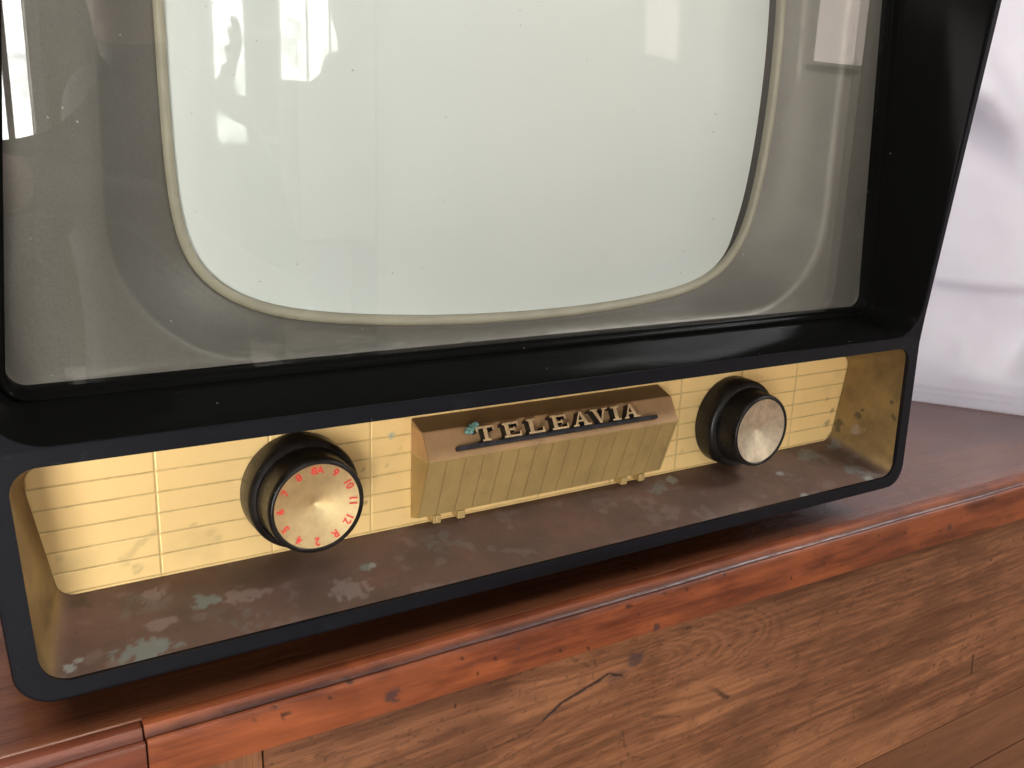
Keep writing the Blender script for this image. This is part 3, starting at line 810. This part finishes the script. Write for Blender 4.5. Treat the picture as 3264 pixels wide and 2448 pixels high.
# photographer, kneeling, mirrored as a dark figure
def skin_body(name, verts, edges, parent=None, sub=2):
    me = bpy.data.meshes.new(name); me.from_pydata([v[:3] for v in verts], edges, [])
    o = bpy.data.objects.new(name, me); link(o, None)
    sk = o.modifiers.new('skin', 'SKIN'); sk.use_smooth_shade = True
    for i, v in enumerate(verts):
        d = me.skin_vertices[0].data[i]; d.radius = (v[3], v[3] if len(v) < 5 else v[4])
    me.skin_vertices[0].data[0].use_root = True
    s = o.modifiers.new('sub', 'SUBSURF'); s.levels = s.render_levels = sub
    dg = bpy.context.evaluated_depsgraph_get(); dg.update()
    m2 = bpy.data.meshes.new_from_object(o.evaluated_get(dg))
    COL.objects.unlink(o); bpy.data.objects.remove(o)
    return m2
CAM = Vector((-.2598, -.3786, .157)); EUL = (1.3098, -.036, -.5555)
from mathutils import Euler
RM = Euler(EUL, 'XYZ').to_matrix(); RT, UP, FW = RM.col[0], RM.col[1], -RM.col[2]
pc = CAM-FW*.009-RT*.050-UP*.020        # phone centre: the lens sits in its corner
V = []; Ed = []
def jv(p, r, frm=None):
    V.append((p[0], p[1], p[2], r)); i = len(V)-1
    if frm is not None: Ed.append((frm, i))
    return i
pel = jv((.06, -1.22, -.36), .135)
sp1 = jv((.05, -1.17, -.18), .125, pel); sp2 = jv((.035, -1.09, .02), .14, sp1); ch = jv((.025, -1.05, .13), .125, sp2)
nk = jv((.005, -1.02, .225), .055, ch); nk2 = jv((-.002, -1.00, .285), .052, nk)
hd1 = jv((-.010, -.985, .345), .068, nk2); hd2 = jv((-.012, -.985, .405), .086, hd1); hd3 = jv((-.010, -1.0, .470), .072, hd2)
nose = jv((-.022, -.895, .385), .012, hd2)
# far-left arm (holds the phone)
s1 = jv((-.085, -.975, .168), .068, ch); e0 = jv((-.170, -.86, .03), .050, s1); e1 = jv((-.250, -.745, -.075), .042, e0); w0 = jv((-.33, -.60, .03), .036, e1); w1 = jv((-.362, -.485, .125), .026, w0)
palm = jv(tuple(pc-RT*.040-FW*.030-UP*.030), .024, w1)
# right arm
s2 = jv((.150, -1.13, .155), .066, ch); f1 = jv((.19, -.98, -.10), .045, s2); g0 = jv((.05, -.78, -.02), .038, f1); g1 = jv((-.085, -.60, .085), .028, g0)
palm2 = jv(tuple(pc+RT*.085-FW*.034-UP*.035), .024, g1)
# legs, kneeling
for sx in (-.10, .13):
    h_ = jv((.06+sx*.8, -1.22, -.42), .088, pel); k_ = jv((.06+sx*1.2, -.98, FL+.075), .064, h_); c_ = jv((.06+sx*1.15, -1.24, FL+.062), .055, k_); a_ = jv((.06+sx*1.1, -1.46, FL+.050), .036, c_); t_ = jv((.06+sx*1.1, -1.52, FL+.035), .030, a_)
def finger(root, pts, r=.0085):
    i = root
    for n_, p in enumerate(pts): i = jv(tuple(p), r*(1-.12*n_), i)
for k, (du, ln_) in enumerate(((-.030, .9), (-.011, 1.), (.008, .95), (.026, .75))):
    b = pc-RT*.058-FW*.022+UP*du
    finger(palm, [b, b-RT*.014*ln_+FW*.014, b-RT*.006+FW*.030*ln_, b+RT*.014*ln_+FW*.031])
finger(palm, [pc-RT*.028-FW*.026-UP*.040, pc-RT*.010-FW*.020-UP*.030, pc+RT*.004-FW*.012-UP*.020], .0095)
for k, (du, ln_) in enumerate(((-.02, .75), (-.004, .9), (.014, 1.), (.032, .95))):
    b = pc+RT*(.092+.004*k)-FW*.026+UP*du
    finger(palm2, [b, b+RT*.010+UP*.026*ln_-FW*.002, b+RT*.008+UP*.052*ln_, b+RT*.000+UP*.072*ln_])
finger(palm2, [pc+RT*.080-FW*.026-UP*.020, pc+RT*.072-FW*.016-UP*.004, pc+RT*.066-FW*.010+UP*.012], .0095)
bodyme = skin_body('person_body', V, Ed)
JACK = m_plain('dark_jacket', (.020, .019, .020), .45, 0, .4, 60, .3)
SKIN = m_plain('skin', (.45, .27, .20), .5, 0, .15, 40)
bm = bmesh.new(); bm.from_mesh(bodyme); bpy.data.meshes.remove(bodyme)
for f in bm.faces:
    c = f.calc_center_median()
    skin = (c.z > .255 and c.y < -.85) or (c-Vector(V[palm][:3])).length < .075 or (c-Vector(V[palm2][:3])).length < .085 or (c-pc).length < .10
    f.material_index = 1 if skin else 0
PE = obj('person', bm, [JACK, SKIN], None, 180, doubles=False)
tag(PE, 'kneeling person in dark jacket photographing the television, mirrored in its glass', 'person')
bm = bmesh.new()
bmesh.ops.create_icosphere(bm, subdivisions=3, radius=1, matrix=Matrix.Translation((-.010, -1.015, .435)) @ Matrix.Diagonal((.093, .100, .098, 1)))
for f in [f for f in bm.faces if f.calc_center_median().y > -.955 and f.calc_center_median().z < .455]: bm.faces.remove(f)
HAIR = m_plain('dark_hair', (.02, .014, .01), .5, 0, .4, 200, .8)
obj('hair', bm, HAIR, PE, 180)
# phone in landscape, lens in its corner
bm = bmesh.new(); box(bm, -.069, .069, -.0335, .0335, -.0036, .0036, .003, 3)
for v in bm.verts: v.co = pc+RT*v.co.x+UP*v.co.y+FW*v.co.z
PH = obj('smartphone', bm, m_plain('phone_shell', (.03, .03, .032), .3, .3, .1, 50), None, 40)
tag(PH, 'black smartphone held sideways in the hands of the kneeling person', 'phone')

# ------------------------------------------------------------------ light
def area(name, loc, target, sx, sy, power, col):
    L = bpy.data.lights.new(name, 'AREA'); L.shape = 'RECTANGLE'; L.size = sx; L.size_y = sy; L.energy = power; L.color = col
    o = bpy.data.objects.new(name, L); o.location = loc; COL.objects.link(o)
    o.rotation_euler = (Vector(target)-Vector(loc)).to_track_quat('-Z', 'Y').to_euler(); return o
area('left_key_light', (-1.08, -1.75, -.08), (0, 0, .02), .6, 1.0, 43, (1, .955, .89))  # added key lamp, low at front left; no window stands there
area('upper_fill_light', (-.5, -1.15, 1.75), (0, 0, .0), .9, .6, 11, (1, .96, .90))  # added fill from above the front, lifts the lower mask; not a window
area('top_fill_light', (-1.2, .05, 1.9), (-.2, .0, 0), .9, .9, 26, (1, .93, .85))  # added fill for the chest top from upper left, no ceiling fixture
area('rear_window_light', (1.25, .55, .75), (.5, .1, .2), .9, .9, 12, (.92, .92, 1.))
area('cloth_fill_light', (1.60, -.75, 1.30), (.5, .1, .1), .6, .6, 23, (.95, .95, 1.))  # added lamp raking the cloth folds from the right, no window there
area('wall_fill_light', (3.0, -1.5, 2.9), (4.2, -3.7, -.1), 1.6, 1., 240, (1, .94, .88))  # added lamp that brightens the pale wall for its reflection in the glass
W = bpy.data.worlds.new('World'); S.world = W; W.use_nodes = True
W.node_tree.nodes['Background'].inputs[0].default_value = (.95, .92, .88, 1); W.node_tree.nodes['Background'].inputs[1].default_value = .10

# ------------------------------------------------------------------ camera
c = bpy.data.cameras.new('camera'); c.sensor_width = 36; c.lens = .9*36; c.clip_start = .01; c.clip_end = 100
co = bpy.data.objects.new('camera', c); co.location = CAM; co.rotation_euler = EUL; COL.objects.link(co); S.camera = co
S.view_settings.view_transform = 'Standard'; S.view_settings.look = 'None'; S.view_settings.exposure = 0; S.view_settings.gamma = 1
S.view_settings.use_curve_mapping = False
S.render.resolution_x = 1024; S.render.resolution_y = 768
S.cycles.max_bounces = 10; S.cycles.transparent_max_bounces = 16
